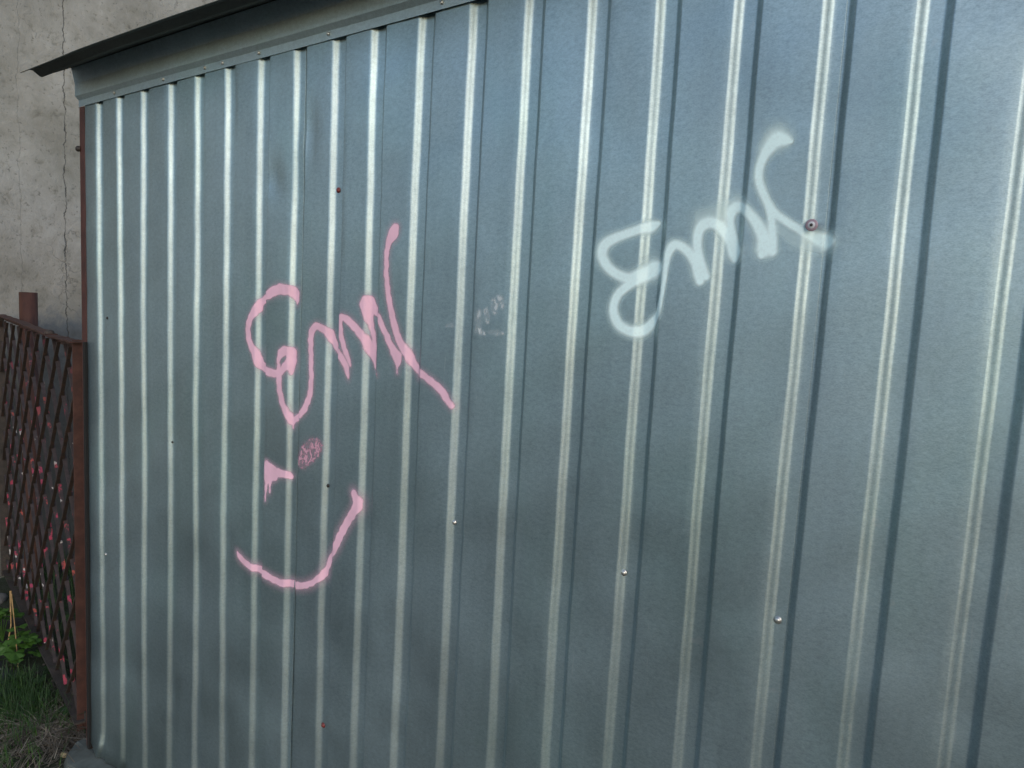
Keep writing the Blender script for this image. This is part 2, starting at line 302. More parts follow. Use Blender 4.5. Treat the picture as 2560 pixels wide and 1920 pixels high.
# ---------------------------------------------------------------- spray paint lying on the sheets
STROKES = {"pink_word":[[[0.8824,1.4823,0.0032],[0.8829,1.4903,0.0089],[0.8805,1.5023,0.0197],[0.8749,1.5113,0.0254],[0.8609,1.5158,0.0233],[0.8318,1.5161,0.0261],[0.8023,1.507,0.0247],[0.7688,1.4923,0.0201],[0.7537,1.4819,0.0202],[0.7451,1.4688,0.0233],[0.7335,1.4555,0.0221],[0.7212,1.438,0.02],[0.7153,1.4207,0.019],[0.7167,1.3981,0.02],[0.7253,1.3789,0.0204],[0.7399,1.3602,0.0223],[0.7462,1.3464,0.024],[0.7597,1.329,0.0229],[0.7965,1.3189,0.0212],[0.8203,1.3171,0.0177],[0.8415,1.3233,0.019],[0.8579,1.3372,0.0216],[0.8701,1.3491,0.0217],[0.8743,1.3589,0.022],[0.8733,1.3711,0.0224],[0.861,1.3743,0.0217],[0.8444,1.3688,0.0248],[0.8355,1.3557,0.0161],[0.8315,1.3444,0.0091]],[[0.8734,1.3656,0.0247],[0.8745,1.3493,0.0197],[0.8732,1.3356,0.0147],[0.8725,1.3219,0.0074],[0.8722,1.3186,0.0033]],[[0.8347,1.3378,0.0128],[0.8361,1.3186,0.0213],[0.8381,1.2912,0.0192],[0.843,1.2696,0.0196],[0.8543,1.2432,0.0192],[0.869,1.2227,0.0181],[0.8777,1.2114,0.0137],[0.8956,1.2212,0.0158],[0.9246,1.2411,0.0183],[0.9359,1.2614,0.0182],[0.9444,1.2812,0.0171],[0.9483,1.3084,0.0158],[0.947,1.3455,0.015],[0.9437,1.385,0.0166],[0.9427,1.414,0.018],[0.9499,1.4316,0.0203],[0.9653,1.4378,0.0174],[0.9867,1.4313,0.0193],[0.9981,1.423,0.0212],[1.0073,1.4093,0.0195],[1.0192,1.3934,0.0179],[1.045,1.3752,0.0185],[1.0586,1.3585,0.0186],[1.0654,1.3438,0.0131],[1.0681,1.33,0.0037]],[[0.8777,1.2092,0.0192],[0.8785,1.2009,0.0083],[0.8795,1.1927,0.0033]],[[1.0741,1.3599,0.0043],[1.069,1.3697,0.0121],[1.0593,1.3866,0.0151],[1.0473,1.4111,0.016],[1.0381,1.4385,0.0169],[1.0374,1.4575,0.018],[1.0471,1.4632,0.016],[1.0655,1.4554,0.0207],[1.0858,1.4428,0.0203],[1.1059,1.4267,0.0184],[1.1148,1.4161,0.0189],[1.1221,1.399,0.0207],[1.1326,1.3837,0.0176],[1.138,1.3704,0.0096],[1.1415,1.3583,0.0041],[1.153,1.3474,0.0021]],[[1.1372,1.3878,0.0137],[1.135,1.4075,0.013],[1.1305,1.4296,0.0137],[1.1215,1.4538,0.015],[1.1163,1.4758,0.0238],[1.1123,1.4952,0.031],[1.1189,1.5019,0.0229],[1.1304,1.4864,0.0215],[1.156,1.4656,0.0162],[1.1758,1.4376,0.0161],[1.1918,1.4146,0.0176],[1.2041,1.3986,0.0226],[1.2138,1.3886,0.0259],[1.2134,1.3765,0.0144],[1.2136,1.3656,0.0059],[1.2134,1.3571,0.0033]],[[1.1952,1.6514,0.0241],[1.1899,1.6409,0.0283],[1.18,1.628,0.0181],[1.1751,1.6079,0.0145],[1.1741,1.5794,0.0139],[1.1763,1.546,0.0145],[1.1829,1.5128,0.0158],[1.1938,1.4773,0.0176],[1.2079,1.4422,0.0186],[1.2211,1.4192,0.0199],[1.2366,1.4024,0.0198],[1.2466,1.3851,0.019],[1.2632,1.3698,0.0175],[1.2891,1.3591,0.0157],[1.3176,1.344,0.017],[1.3394,1.3301,0.0185],[1.3537,1.3155,0.016],[1.362,1.3061,0.0115]],[[1.2669,1.3678,0.0094],[1.2664,1.3558,0.0044],[1.2664,1.3486,0.0016]]],"pink_eye":[[[0.7922,1.0937,0.0134],[0.7982,1.0832,0.0252],[0.8017,1.0695,0.0248],[0.8226,1.076,0.0254],[0.8484,1.0792,0.0195],[0.868,1.079,0.0189],[0.8749,1.0762,0.0152]],[[0.7932,1.091,0.0134],[0.7938,1.0652,0.0135],[0.7951,1.0481,0.0117],[0.7932,1.0188,0.0063],[0.7923,1.0017,0.0054]],[[0.8061,1.0674,0.0224],[0.8083,1.0505,0.0107],[0.8086,1.0246,0.0054]],[[0.794,1.0934,0.0152],[0.7954,1.0712,0.0198],[0.7968,1.0527,0.018]],[[0.8038,1.0877,0.0181],[0.8137,1.0816,0.0282],[0.8191,1.074,0.0394]],[[0.8017,1.0666,0.0253],[0.8227,1.0726,0.0251]]],"pink_scuff":[[[0.9244,1.123,0.0379],[0.9381,1.1376,0.0499],[0.9575,1.1543,0.0515],[0.9738,1.165,0.0357]]],"pink_smile":[[[0.6851,0.8448,0.0068],[0.6934,0.8362,0.018],[0.7079,0.829,0.0195],[0.7269,0.8231,0.0194],[0.7457,0.818,0.0196],[0.7847,0.8153,0.0203],[0.8253,0.8102,0.0189],[0.8677,0.8102,0.0189],[0.9114,0.817,0.0181],[0.9484,0.8283,0.0156],[0.9762,0.845,0.0146],[0.9953,0.861,0.0171],[1.0027,0.8713,0.0168],[1.009,0.8867,0.0132],[1.0169,0.9053,0.016],[1.0413,0.9414,0.0185],[1.0572,0.9722,0.0199],[1.0748,1.0016,0.0206],[1.0922,1.0278,0.0216],[1.1059,1.0491,0.0251],[1.1052,1.066,0.023],[1.0966,1.08,0.0163]]],"teal_word":[[[1.7676,1.6555,0.007],[1.7552,1.6505,0.0153],[1.7382,1.645,0.0122],[1.7135,1.6372,0.012],[1.6882,1.6276,0.0145],[1.6759,1.6164,0.0165],[1.6748,1.6024,0.0158],[1.6848,1.5861,0.0138],[1.7028,1.5729,0.0131],[1.7266,1.5661,0.0138],[1.747,1.571,0.0188],[1.7656,1.5814,0.0234],[1.7728,1.5838,0.0185]],[[1.7419,1.5642,0.0121],[1.7251,1.5522,0.0123],[1.7106,1.5401,0.0127],[1.7035,1.5234,0.0126],[1.7039,1.5069,0.0135],[1.7145,1.4887,0.0139],[1.7333,1.4794,0.0141],[1.7485,1.4787,0.0153],[1.7608,1.4846,0.0142],[1.7723,1.4969,0.0121],[1.7818,1.5111,0.0093],[1.787,1.5339,0.0063],[1.7898,1.5588,0.0063],[1.791,1.5834,0.0073],[1.7933,1.6057,0.0107],[1.799,1.6173,0.0129],[1.8058,1.6208,0.0119],[1.8179,1.6164,0.0116],[1.8304,1.606,0.0122],[1.8408,1.5909,0.0128],[1.8478,1.5758,0.0157],[1.8499,1.5649,0.0113]],[[1.8595,1.5717,0.0088],[1.8513,1.5889,0.0102],[1.8446,1.6061,0.0107],[1.8404,1.6234,0.0123],[1.8412,1.6407,0.0135],[1.8472,1.6503,0.0143],[1.8581,1.6545,0.0141],[1.8712,1.6502,0.0127],[1.8801,1.6394,0.0124],[1.89,1.6245,0.0138],[1.8968,1.6096,0.0169],[1.8986,1.6011,0.0107]],[[1.9011,1.6117,0.0092],[1.8916,1.6372,0.0093],[1.886,1.6585,0.0095],[1.8876,1.6732,0.0125],[1.894,1.679,0.0133],[1.9068,1.6762,0.0111],[1.92,1.6649,0.0115],[1.9317,1.6503,0.0139],[1.9417,1.6317,0.0161],[1.9442,1.6152,0.0187],[1.9419,1.6059,0.0093]],[[1.9568,1.6112,0.011],[1.9558,1.6296,0.0101],[1.9514,1.6561,0.0089],[1.9459,1.6766,0.008]],[[1.9696,1.7684,0.005],[1.9615,1.771,0.0129],[1.9493,1.7729,0.0196],[1.9401,1.7636,0.0153],[1.9321,1.7501,0.0118],[1.9274,1.7342,0.0107],[1.9274,1.7179,0.0103],[1.9334,1.7014,0.0103],[1.9433,1.6827,0.0097],[1.9548,1.6682,0.0092],[1.972,1.6553,0.0088],[1.9908,1.6439,0.0092],[2.0067,1.6354,0.011],[2.0206,1.6294,0.016],[2.0297,1.6263,0.0175],[2.0385,1.6264,0.006]]],"teal_halo":[[[1.9608,1.6458,0.0077],[1.9823,1.6295,0.0116],[2.0014,1.6219,0.0157],[2.0234,1.6205,0.0177]],[[1.947,1.7771,0.0262],[1.934,1.764,0.0198]],[[1.8934,1.6857,0.02],[1.8776,1.6753,0.0177],[1.844,1.6622,0.0202]]],"handprint":[[[1.4189,1.4924,0.0086],[1.4207,1.4773,0.0115],[1.4235,1.4622,0.0076]],[[1.4366,1.4978,0.0066],[1.4392,1.4859,0.0084],[1.4426,1.477,0.0056]],[[1.4533,1.5151,0.0083],[1.4567,1.5048,0.011],[1.4582,1.4959,0.0065]],[[1.4648,1.5231,0.0071],[1.469,1.5158,0.0108],[1.4723,1.5071,0.0063]],[[1.4181,1.4573,0.007],[1.4374,1.454,0.0047]],[[1.4484,1.4578,0.0053],[1.4653,1.4567,0.0068],[1.4782,1.4568,0.0037]],[[1.3425,1.4633,0.0039],[1.3546,1.4648,0.0055]]]}
def catmull(pts, step=.0015):
    p = np.array(pts, float)
    if len(p) == 2: q = np.array([p[0], p[0], p[1], p[1]])
    else: q = np.vstack([2*p[0]-p[1], p, 2*p[-1]-p[-2]])
    q[:, 2] = np.maximum(q[:, 2], .001); out = []
    for i in range(1, len(q)-2):
        n = max(2, int(np.hypot(*(q[i+1, :2]-q[i, :2]))/step))
        for t in np.arange(n)/n:
            a, b, c, d = q[i-1], q[i], q[i+1], q[i+2]
            r = .5*((2*b)+(c-a)*t+(2*a-5*b+4*c-d)*t*t+(-a+3*b-3*c+d)*t**3)
            r[2] = b[2]*(1-t)+c[2]*t
            out.append(r)
    out.append(q[-2]); return np.array(out)
def spray(name, keys, m, step, edge, halo, halo_w, soft, label, amp=1.0):
    segs = [catmull(s) for k, am in keys for s in STROKES[k]]; ams = [am for k, am in keys for s in STROKES[k]]
    allp = np.vstack(segs); pad = .04+halo_w
    x0, x1 = allp[:, 0].min()-pad, allp[:, 0].max()+pad; z0, z1 = allp[:, 1].min()-pad, allp[:, 1].max()+pad
    xs = np.arange(x0, x1, step); zs = np.arange(z0, z1, step)
    X, Z = np.meshgrid(xs, zs, indexing='ij'); A = np.zeros(X.shape)
    # slow wobble of the edge, so that it is not a perfect tube
    wob = .0007*np.sin(X*210+np.sin(Z*160)*2)+.0006*np.sin(Z*270+X*90)
    for sgm, am in zip(segs, ams):
        D = np.full(X.shape, 9.)
        for px, pz, pw in sgm:
            r = pw/2+pad; i0 = max(0, int((px-r-x0)/step)); i1 = int((px+r-x0)/step)+1; j0 = max(0, int((pz-r-z0)/step)); j1 = int((pz+r-z0)/step)+1
            d = np.hypot(X[i0:i1, j0:j1]-px, Z[i0:i1, j0:j1]-pz)
            v = (d-pw/2) if not soft else d/(pw/2)
            D[i0:i1, j0:j1] = np.minimum(D[i0:i1, j0:j1], v)
        if soft: a = np.clip(1.68-D*.80, 0, 1)**1.25*.98; a = np.maximum(a, .40*np.clip((3.0-D)/1.6, 0, 1)**1.8)
        else:
            a = clip01(.5-(D+wob)/edge)
            a = np.maximum(a, halo*clip01(1-np.maximum(D, 0)/halo_w)**2)
        a = a*am
        A = 1-(1-A)*(1-a)
    keep = (np.maximum.reduce([A[:-1, :-1], A[1:, :-1], A[:-1, 1:], A[1:, 1:]]) > .012)
    Yb = surf_y(X, Z); gx = np.gradient(Yb, step, axis=0)
    nn = 1/np.sqrt(1+gx*gx)
    P = np.stack([X+gx*nn*.0005, Yb-.0002-nn*.0005, Z], -1)
    o = grid_mesh(name, P, m, ROOTG, smooth=True, attrs={'cover': A}, keep=keep)
    o['label'] = label
    return o
spray('painted_word', [('pink_word', 1)], M_pink, .0020, .0032, .20, .016, False, 'pink cursive spray painted word with drips')
spray('painted_eye', [('pink_eye', 1)], M_pink, .0020, .0020, .20, .016, False, 'solid pink wedge shaped painted eye with two drips')
spray('painted_eye', [('pink_scuff', 1)], M_pinkscuff, .0020, .006, .18, .016, False, 'scraped oval painted eye')
spray('painted_smile', [('pink_smile', 1)], M_pink, .0020, .0024, .28, .022, False, 'pink painted smile curve')
spray('painted_word', [('teal_word', 1), ('teal_halo', .35)], M_teal, .0022, 0, 0, .03, True, 'pale mint cursive spray painted word with hazy edges')
spray('painted_smear', [('handprint', .62)], M_white, .0022, 0, 0, .01, True, 'faint whitish finger marks')
# ---------------------------------------------------------------- ground
def hnoise(x, y):
    return .006*np.sin(11*x+3*y)*np.sin(7*y-2*x+1)+.004*np.sin(29*x+17*y)*np.sin(23*y+5*x)+.0018*np.sin(83*x+31*y)*np.sin(71*y-19*x)
m, n, b = mat('dark_soil'); v = coords(n)
c = ramp(n, noise(n, v, 5, 8, .65), [(.3, (.016, .017, .012)), (.5, (.030, .030, .022)), (.7, (.040, .045, .026))])
c = mixc(n, ramp(n, noise(n, v, 70, 3), [(.55, (0, 0, 0)), (.7, (.55, .55, .55))]), c, (.075, .072, .06))
c = mixc(n, ramp(n, noise(n, v, 1.1, 3), [(.5, (0, 0, 0)), (.6, (.8, .8, .8))]), c, (.022, .036, .016))
n.links.new(c, b.inputs['Base Color']); b.inputs['Roughness'].default_value = .95
bump(n, b, noise(n, v, 60, 8, .7), .8, .012); M_ground = m
gx = np.unique(np.concatenate([np.linspace(-80, -3.2, 26), np.linspace(-3.2, 1.0, 170), np.linspace(1.0, 80, 40)]))
gy = np.unique(np.concatenate([np.linspace(-80, -1.6, 30), np.linspace(-1.6, 1.6, 130), np.linspace(1.6, 80, 30)]))
X, Y = np.meshgrid(gx, gy, indexing='ij')
near = np.exp(-(np.maximum(np.abs(X+.8)-2, 0)**2)-(np.maximum(np.abs(Y)-1.4, 0)**2))
Zg = -.036+hnoise(X, Y)*near
Zg += .030*np.exp(-((X+.30)/.16)**2-((Y+.06)/.13)**2)          # litter heap by the corner
def gz(x, y): return float(-.036+hnoise(np.array(x), np.array(y))+.030*math.exp(-((x+.30)/.16)**2-((y+.06)/.13)**2))
o = grid_mesh('ground', np.stack([X, Y, Zg], -1), M_ground); tag(o, kind='structure')
# worn asphalt edge
m, n, b = mat('asphalt'); v = coords(n)
n.links.new(ramp(n, noise(n, v, 90, 5, .7), [(.35, (.030, .036, .038)), (.6, (.05, .056, .058)), (.75, (.10, .105, .10))]), b.inputs['Base Color'])
b.inputs['Roughness'].default_value = .85; bump(n, b, noise(n, v, 130, 4), .6, .004)
xs = np.linspace(-1.75, -.62, 50); pts = []
edge1 = [(x, .115+.02*math.sin(19*x)+.012*math.sin(43*x)-.12*max(0, x+.80)/.2) for x in xs]
edge0 = [(x, -.75) for x in xs]
P = np.zeros((50, 12, 3))
for i in range(50):
    for j in range(12):
        t = j/11; P[i, j] = (xs[i], edge0[i][1]*(1-t)+edge1[i][1]*t, 0)
P[:, :, 2] = -.024+.0015*np.sin(P[:, :, 0]*21)*np.sin(P[:, :, 1]*17); P[:, -1, 2] = -.05; P[0, :, 2] = -.05; P[-1, :, 2] = -.05
o = grid_mesh('path', P, m, smooth=False); tag(o, kind='structure')
# concrete footing under the sheets
bm = bmesh.new()
rng = random.Random(3); L1 = []; L2 = []
N = 120
top = []; 
for i in range(N+1):
    x = -.150+4.45*i/N
    yf = -.060+.012*math.sin(9*x)+.008*math.sin(27*x)+ (.045*math.exp(-((x+.15)/.03)**2))
    top.append([bm.verts.new((x, yf-.02, -.06)), bm.verts.new((x, yf, -.010+.003*math.sin(31*x))), bm.verts.new((x, -.01, .0005)), bm.verts.new((x, .12, .001))])
for a, c_ in zip(top, top[1:]):
    for k in range(3): bm.faces.new((a[k], c_[k], c_[k+1], a[k+1]))
bm.faces.new(list(reversed(top[0])))
me = bpy.data.meshes.new('footing'); bm.to_mesh(me); bm.free(); me.materials.append(M_conc)
o = bpy.data.objects.new('concrete_footing', me); link(o)
tag(o, 'rough greenish grey concrete footing strip under the metal sheets', 'concrete footing')

# ---------------------------------------------------------------- rendered building wall behind the fence
WX = -1.935
m, n, b = mat('aged_render'); v = coords(n)
f1 = noise(n, v, 2.2, 6, .6); f2 = noise(n, v, 14, 6, .65, .4); f3 = noise(n, v, 55, 4, .6)
c = ramp(n, f1, [(.32, (.215, .208, .178)), (.5, (.310, .302, .270)), (.68, (.390, .382, .350))])
c = mixc(n, 1.0, c, ramp(n, f2, [(.28, (.55, .54, .50)), (.42, (.90, .90, .88)), (.6, (1, 1, 1)), (.78, (1.12, 1.12, 1.11))]), 'MULTIPLY')
c = mixc(n, ramp(n, f3, [(.30, (.8, .8, .8)), (.40, (0, 0, 0))]), c, (.15, .145, .125))
sep = nd(n, 'ShaderNodeSeparateXYZ'); n.links.new(v, sep.inputs[0])
# bluish grey plinth paint with a ragged top
zz = mathn(n, 'ADD', sep.outputs['Z'], mathn(n, 'MULTIPLY', mathn(n, 'SUBTRACT', f1, .5), -1.1))
zz = mathn(n, 'ADD', zz, mathn(n, 'MULTIPLY', mathn(n, 'SUBTRACT', f2, .5), -.35))
zz = mathn(n, 'ADD', zz, mathn(n, 'MULTIPLY', mathn(n, 'SUBTRACT', sep.outputs['Y'], .75), -.30))
c = mixc(n, ramp(n, zz, [(.0, (0, 0, 0))]) if False else mathn(n, 'MULTIPLY', mathn(n, 'SUBTRACT', 1.0, mathn(n, 'MULTIPLY', mathn(n, 'SUBTRACT', zz, 1.24), 7.0, True)), mathn(n, 'MULTIPLY', mathn(n, 'SUBTRACT', sep.outputs['Y'], .50), 12.0, True)), c, (.135, .150, .158))
c = mixc(n, mathn(n, 'MULTIPLY', mathn(n, 'SUBTRACT', 1.0, mathn(n, 'MULTIPLY', mathn(n, 'SUBTRACT', zz, .95), 4.0, True)), .75), c, (.055, .055, .05))
# crack line
wz = nd(n, 'ShaderNodeCombineXYZ'); n.links.new(sep.outputs['Z'], wz.inputs[2])
cy = mathn(n, 'ADD', mathn(n, 'MULTIPLY', mathn(n, 'SUBTRACT', noise(n, wz.outputs[0], 7, 8, .7), .5), .085), .792)
d = mathn(n, 'ABSOLUTE', mathn(n, 'SUBTRACT', sep.outputs['Y'], cy))
cw = mathn(n, 'ADD', mathn(n, 'MULTIPLY', mathn(n, 'POWER', noise(n, wz.outputs[0], 8, 5, .7), 6), .20), .0003)
ck = mathn(n, 'SUBTRACT', 1.0, mathn(n, 'MULTIPLY', mathn(n, 'DIVIDE', d, cw), 1.2, True), True)
# second fine crack, further left
cy2 = mathn(n, 'ADD', mathn(n, 'MULTIPLY', mathn(n, 'SUBTRACT', noise(n, wz.outputs[0], 3.1, 8, .7), .5), .12), .58)
d2 = mathn(n, 'ABSOLUTE', mathn(n, 'SUBTRACT', sep.outputs['Y'], cy2))
ck2 = mathn(n, 'MULTIPLY', mathn(n, 'SUBTRACT', 1.0, mathn(n, 'DIVIDE', d2, .0018), True), .25)
vor = nd(n, 'ShaderNodeTexVoronoi'); vor.feature = 'DISTANCE_TO_EDGE'; vor.inputs['Scale'].default_value = 1.7
mpn = nd(n, 'ShaderNodeVectorMath'); mpn.operation = 'ADD'; n.links.new(v, mpn.inputs[0])
nv = nd(n, 'ShaderNodeTexNoise'); nv.inputs['Scale'].default_value = 6; nv.inputs['Detail'].default_value = 6; n.links.new(v, nv.inputs['Vector'])
sv = nd(n, 'ShaderNodeVectorMath'); sv.operation = 'SCALE'; sv.inputs['Scale'].default_value = .35; n.links.new(nv.outputs['Color'], sv.inputs[0]); n.links.new(sv.outputs[0], mpn.inputs[1]); n.links.new(mpn.outputs[0], vor.inputs['Vector'])
hair = mathn(n, 'MULTIPLY', mathn(n, 'SUBTRACT', 1.0, mathn(n, 'DIVIDE', vor.outputs['Distance'], .006), True), mathn(n, 'MULTIPLY', mathn(n, 'SUBTRACT', noise(n, v, 3, 3), .52), 6.0, True))
ckk = mathn(n, 'MAXIMUM', mathn(n, 'MAXIMUM', ck, ck2), mathn(n, 'MULTIPLY', hair, .35))
c = mixc(n, ckk, c, (.045, .043, .036))
n.links.new(c, b.inputs['Base Color']); b.inputs['Roughness'].default_value = .92
hh = mathn(n, 'ADD', mathn(n, 'MULTIPLY', f2, 1.0), mathn(n, 'ADD', mathn(n, 'MULTIPLY', f3, .5), mathn(n, 'MULTIPLY', ckk, -1.5)))
bump(n, b, hh, .5, .010)
ys = np.unique(np.concatenate([np.linspace(-2.2, 0, 20), np.linspace(0, 2.6, 100), np.linspace(2.6, 7.5, 20)])); zs = np.linspace(-.1, 5.2, 110)
Yw, Zw = np.meshgrid(ys, zs, indexing='ij')
Xw = WX+.004*np.sin(3.1*Yw+1.7*Zw)+.0025*np.sin(9*Yw-5*Zw)+.0012*np.sin(27*Yw+19*Zw)
ROOTW = empty('building_wall', (WX, 2, 0)); tag(ROOTW, 'cracked grey rendered building wall behind the rusty mesh fence', 'wall')
grid_mesh('rendered_face', np.stack([Xw, Yw, Zw], -1), m, ROOTW)
box('wall_core', (WX-.20, 2.65, 2.55), (.36, 9.7, 5.3), M_conc, ROOTW)
# ---------------------------------------------------------------- fence
D0 = Vector((-.222, .034, 0)); U = Vector((-1.67, .425, 0)).normalized(); NV = Vector((U.y, -U.x, 0)); 
if NV.dot(Vector((2.28, -1.136, 0))-D0) < 0: NV = -NV
FR = Matrix((U, NV, Vector((0, 0, 1)))).transposed()   # columns U,NV,Z
FL = 1.705
m, n, b = mat('rusty_bar'); v = coords(n)
n.links.new(ramp(n, noise(n, v, 45, 5, .65), [(.3, (.016, .012, .010)), (.5, (.030, .020, .016)), (.72, (.060, .030, .020))]), b.inputs['Base Color']); b.inputs['Roughness'].default_value = .8; M_bar = m
bump(n, b, noise(n, v, 200, 3), .4, .001)
m, n, b = mat('flaking_red_bar'); v = coords(n)
base = ramp(n, noise(n, v, 45, 5, .65), [(.3, (.020, .016, .016)), (.7, (.055, .040, .040))])
fl = ramp(n, noise(n, coords(n, (1, 1, .5)), 26, 3, .6), [(.585, (0, 0, 0)), (.625, (1, 1, 1))])
sep = nd(n, 'ShaderNodeSeparateXYZ'); n.links.new(v, sep.inputs[0])
lowm = mathn(n, 'MULTIPLY', mathn(n, 'SUBTRACT', 1.22, sep.outputs['Z']), 1.6, True)
red = ramp(n, noise(n, v, 9, 2), [(.35, (.30, .025, .04)), (.5, (.34, .04, .09)), (.65, (.38, .07, .05))])
c = mixc(n, mathn(n, 'MULTIPLY', fl, mathn(n, 'ADD', mathn(n, 'MULTIPLY', lowm, .75), .25)), base, red)
wh = ramp(n, noise(n, coords(n, (1, 1, .5)), 23, 2, .5), [(.665, (0, 0, 0)), (.68, (1, 1, 1))])
c = mixc(n, mathn(n, 'MULTIPLY', wh, lowm), c, (.50, .47, .44))
n.links.new(c, b.inputs['Base Color']); b.inputs['Roughness'].default_value = .6; M_barred = m
m, n, b = mat('rusty_red_frame'); v = coords(n)
n.links.new(ramp(n, noise(n, v, 24, 6, .65), [(.3, (.030, .013, .010)), (.5, (.052, .019, .014)), (.75, (.085, .036, .026))]), b.inputs['Base Color'])
b.inputs['Roughness'].default_value = .7; bump(n, b, noise(n, v, 150, 4), .4, .001); M_frame = m
m, n, b = mat('dirty_frame'); v = coords(n)
n.links.new(ramp(n, noise(n, v, 20, 6, .7), [(.3, (.022, .020, .017)), (.55, (.045, .038, .034)), (.75, (.08, .055, .042))]), b.inputs['Base Color'])
b.inputs['Roughness'].default_value = .85; bump(n, b, noise(n, v, 90, 4), .6, .003); M_dirty = m
ROOTF = empty('mesh_fence', D0[:]); tag(ROOTF, 'rusty red mesh fence panel of diamond bars between the garage corner and the building wall', 'fence')
def FP(s, nn, h): return D0+U*s+NV*nn+Vector((0, 0, h))
def fbox(name, s, nn, h, size, mm, bev=.001): return box(name, FP(s, nn, h), size, mm, ROOTF, rot=FR, bev=bev)
fbox('post', 0.0, -.010, .655, (.005, .042, 1.33), M_frame); fbox('post_flange', .018, -.019, .655, (.032, .004, 1.32), M_frame)
box('dark_gap_strip', (-.0765, -.0075, .665), (.010, .010, 1.32), simple('near_black', (.008, .008, .008), .8, 0, .2, 40, 0), ROOTF, bev=.001)  # near-black strip drawn in for the dark gap between fence post and garage corner
fbox('post', FL, .004, .655, (.006, .036, 1.33), M_dirty)
# top rail in two welded pieces and a weld lump
def bar_mesh(name, pts, wid, mm, parent=ROOTF):
    """pts: list of (s,n,h); wid: list of (half along fence, half across)"""
    V = []; F = []
    for k, ((s, nn, h), (a, c_)) in enumerate(zip(pts, wid)):
        for (i, j) in ((-1, -1), (1, -1), (1, 1), (-1, 1)): V.append(FP(s+a*i, nn+c_*j, h))
        if k: 
            o_ = 4*(k-1)
            for q in range(4): F.append((o_+q, o_+(q+1) % 4, o_+4+(q+1) % 4, o_+4+q))
    F.append((3, 2, 1, 0)); o_ = 4*(len(pts)-1); F.append((o_, o_+1, o_+2, o_+3))
    return mesh_obj(name, V, F, mm, parent)
def rail(name, s0, s1, h0, h1, hh, nn0, nn1, mm, n_=14, seed=1):
    r = random.Random(seed); V = []; F = []
    for k in range(n_+1):
        t = k/n_; s = s0+(s1-s0)*t; h = h0+(h1-h0)*t+r.uniform(-.002, .002)
        for (a, c_) in ((nn0, -hh), (nn1, -hh), (nn1, 0), (nn0, 0)): V.append(FP(s, a+r.uniform(-.001, .001), h+c_))
        if k:
            o_ = 4*(k-1)
            for q in range(4): F.append((o_+q, o_+(q+1) % 4, o_+4+(q+1) % 4, o_+4+q))
    F.append((3, 2, 1, 0)); o_ = 4*n_; F.append((o_, o_+1, o_+2, o_+3))
    return mesh_obj(name, V, F, mm, ROOTF)
rail('rail', -.02, .42, 1.318, 1.309, .005, -.021, .021, M_frame, seed=1); rail('rail_flange', -.02, .42, 1.313, 1.304, .026, -.021, -.016, M_frame, seed=2)
rail('rail', .40, FL, 1.314, 1.321, .005, -.019, .021, M_frame, seed=3); rail('rail_flange', .40, FL, 1.309, 1.316, .022, -.019, -.014, M_frame, seed=4)
dome('weld', .016, .018, M_dirty, ROOTF, FP(.42, .004, 1.308), (0, 0, 1))
rail('bottom_rail', -.02, FL, .030, .020, .006, -.016, .020, M_dirty, seed=5); rail('bottom_flange', -.02, FL, .055, .050, .030, -.016, -.010, M_dirty, seed=6)
PS, PH = .200, .222
def lattice(sign, s_at0, nn, mm, seed):
    r = random.Random(seed); k = -12
    while k < 22:
        sa = s_at0+k*PS; k += 1
        # s = sa + sign*(PS/PH)*(h)
        pts = []; wid = []
        for j in range(0, 13):
            h = j*PH/2; s = sa+sign*j*PS/2
            for hh, ss, wv in ((h, s, 1.0), (h+PH*.10, s+sign*PS*.10, .55), (h+PH*.40, s+sign*PS*.40, .55)):
                pts.append((ss+r.uniform(-.0015, .0015), nn+r.uniform(-.001, .001), hh)); wid.append((.0034+.002*wv, .0040+.0030*wv))
        # clip, with end points interpolated onto the frame
        ins = lambda p: 0.0 <= p[0] <= FL and .030 <= p[2] <= 1.303
        P2 = []; W2 = []
        for q in range(len(pts)-1):
            for e in range(4):
                t = e/4; p = tuple(a_*(1-t)+b_*t for a_, b_ in zip(pts[q], pts[q+1])); w_ = tuple(a_*(1-t)+b_*t for a_, b_ in zip(wid[q], wid[q+1]))
                if ins(p): P2.append(p); W2.append(w_)
        if len(P2) >= 2:
            a, b2 = P2[0], P2[-1]
            bar_mesh('bar', P2, W2, mm)
lattice(-1, .030, .003, M_bar, 1); lattice(1, .030, -.004, M_barred, 2)
# pale rag ends / paint lumps are left out of reach; the pipe post behind
o = None
def cyl(name, c, r, z0, z1, mm, parent=None, n_=28, hollow=True):
    V = []; F = []
    rr = [(r, z0), (r, z1), (r*.90, z1), (r*.90, z1-.10)]
    for (q, z) in rr:
        for k in range(n_): V.append((c[0]+q*math.cos(2*math.pi*k/n_), c[1]+q*math.sin(2*math.pi*k/n_), z))
    for a in range(len(rr)-1):
        for k in range(n_): F.append((a*n_+k, a*n_+(k+1) % n_, (a+1)*n_+(k+1) % n_, (a+1)*n_+k))
    F.append([3*n_+k for k in range(n_)])
    return mesh_obj(name, V, F, mm, parent, smooth=False)
m, n, b = mat('rusty_pipe'); v = coords(n)
n.links.new(ramp(n, noise(n, coords(n, (3, 3, .8)), 9, 6, .65), [(.3, (.030, .013, .010)), (.5, (.060, .023, .015)), (.75, (.085, .036, .022))]), b.inputs['Base Color']); b.inputs['Roughness'].default_value = .7
bump(n, b, noise(n, v, 120, 4), .4, .001)
o = cyl('pipe_post', (-1.655, .490), .038, -.08, 1.437, m); 
for p in o.data.polygons: p.use_smooth = len(p.vertices) == 4
tag(o, 'short rusty brown steel pipe post standing behind the mesh fence', 'pipe post')
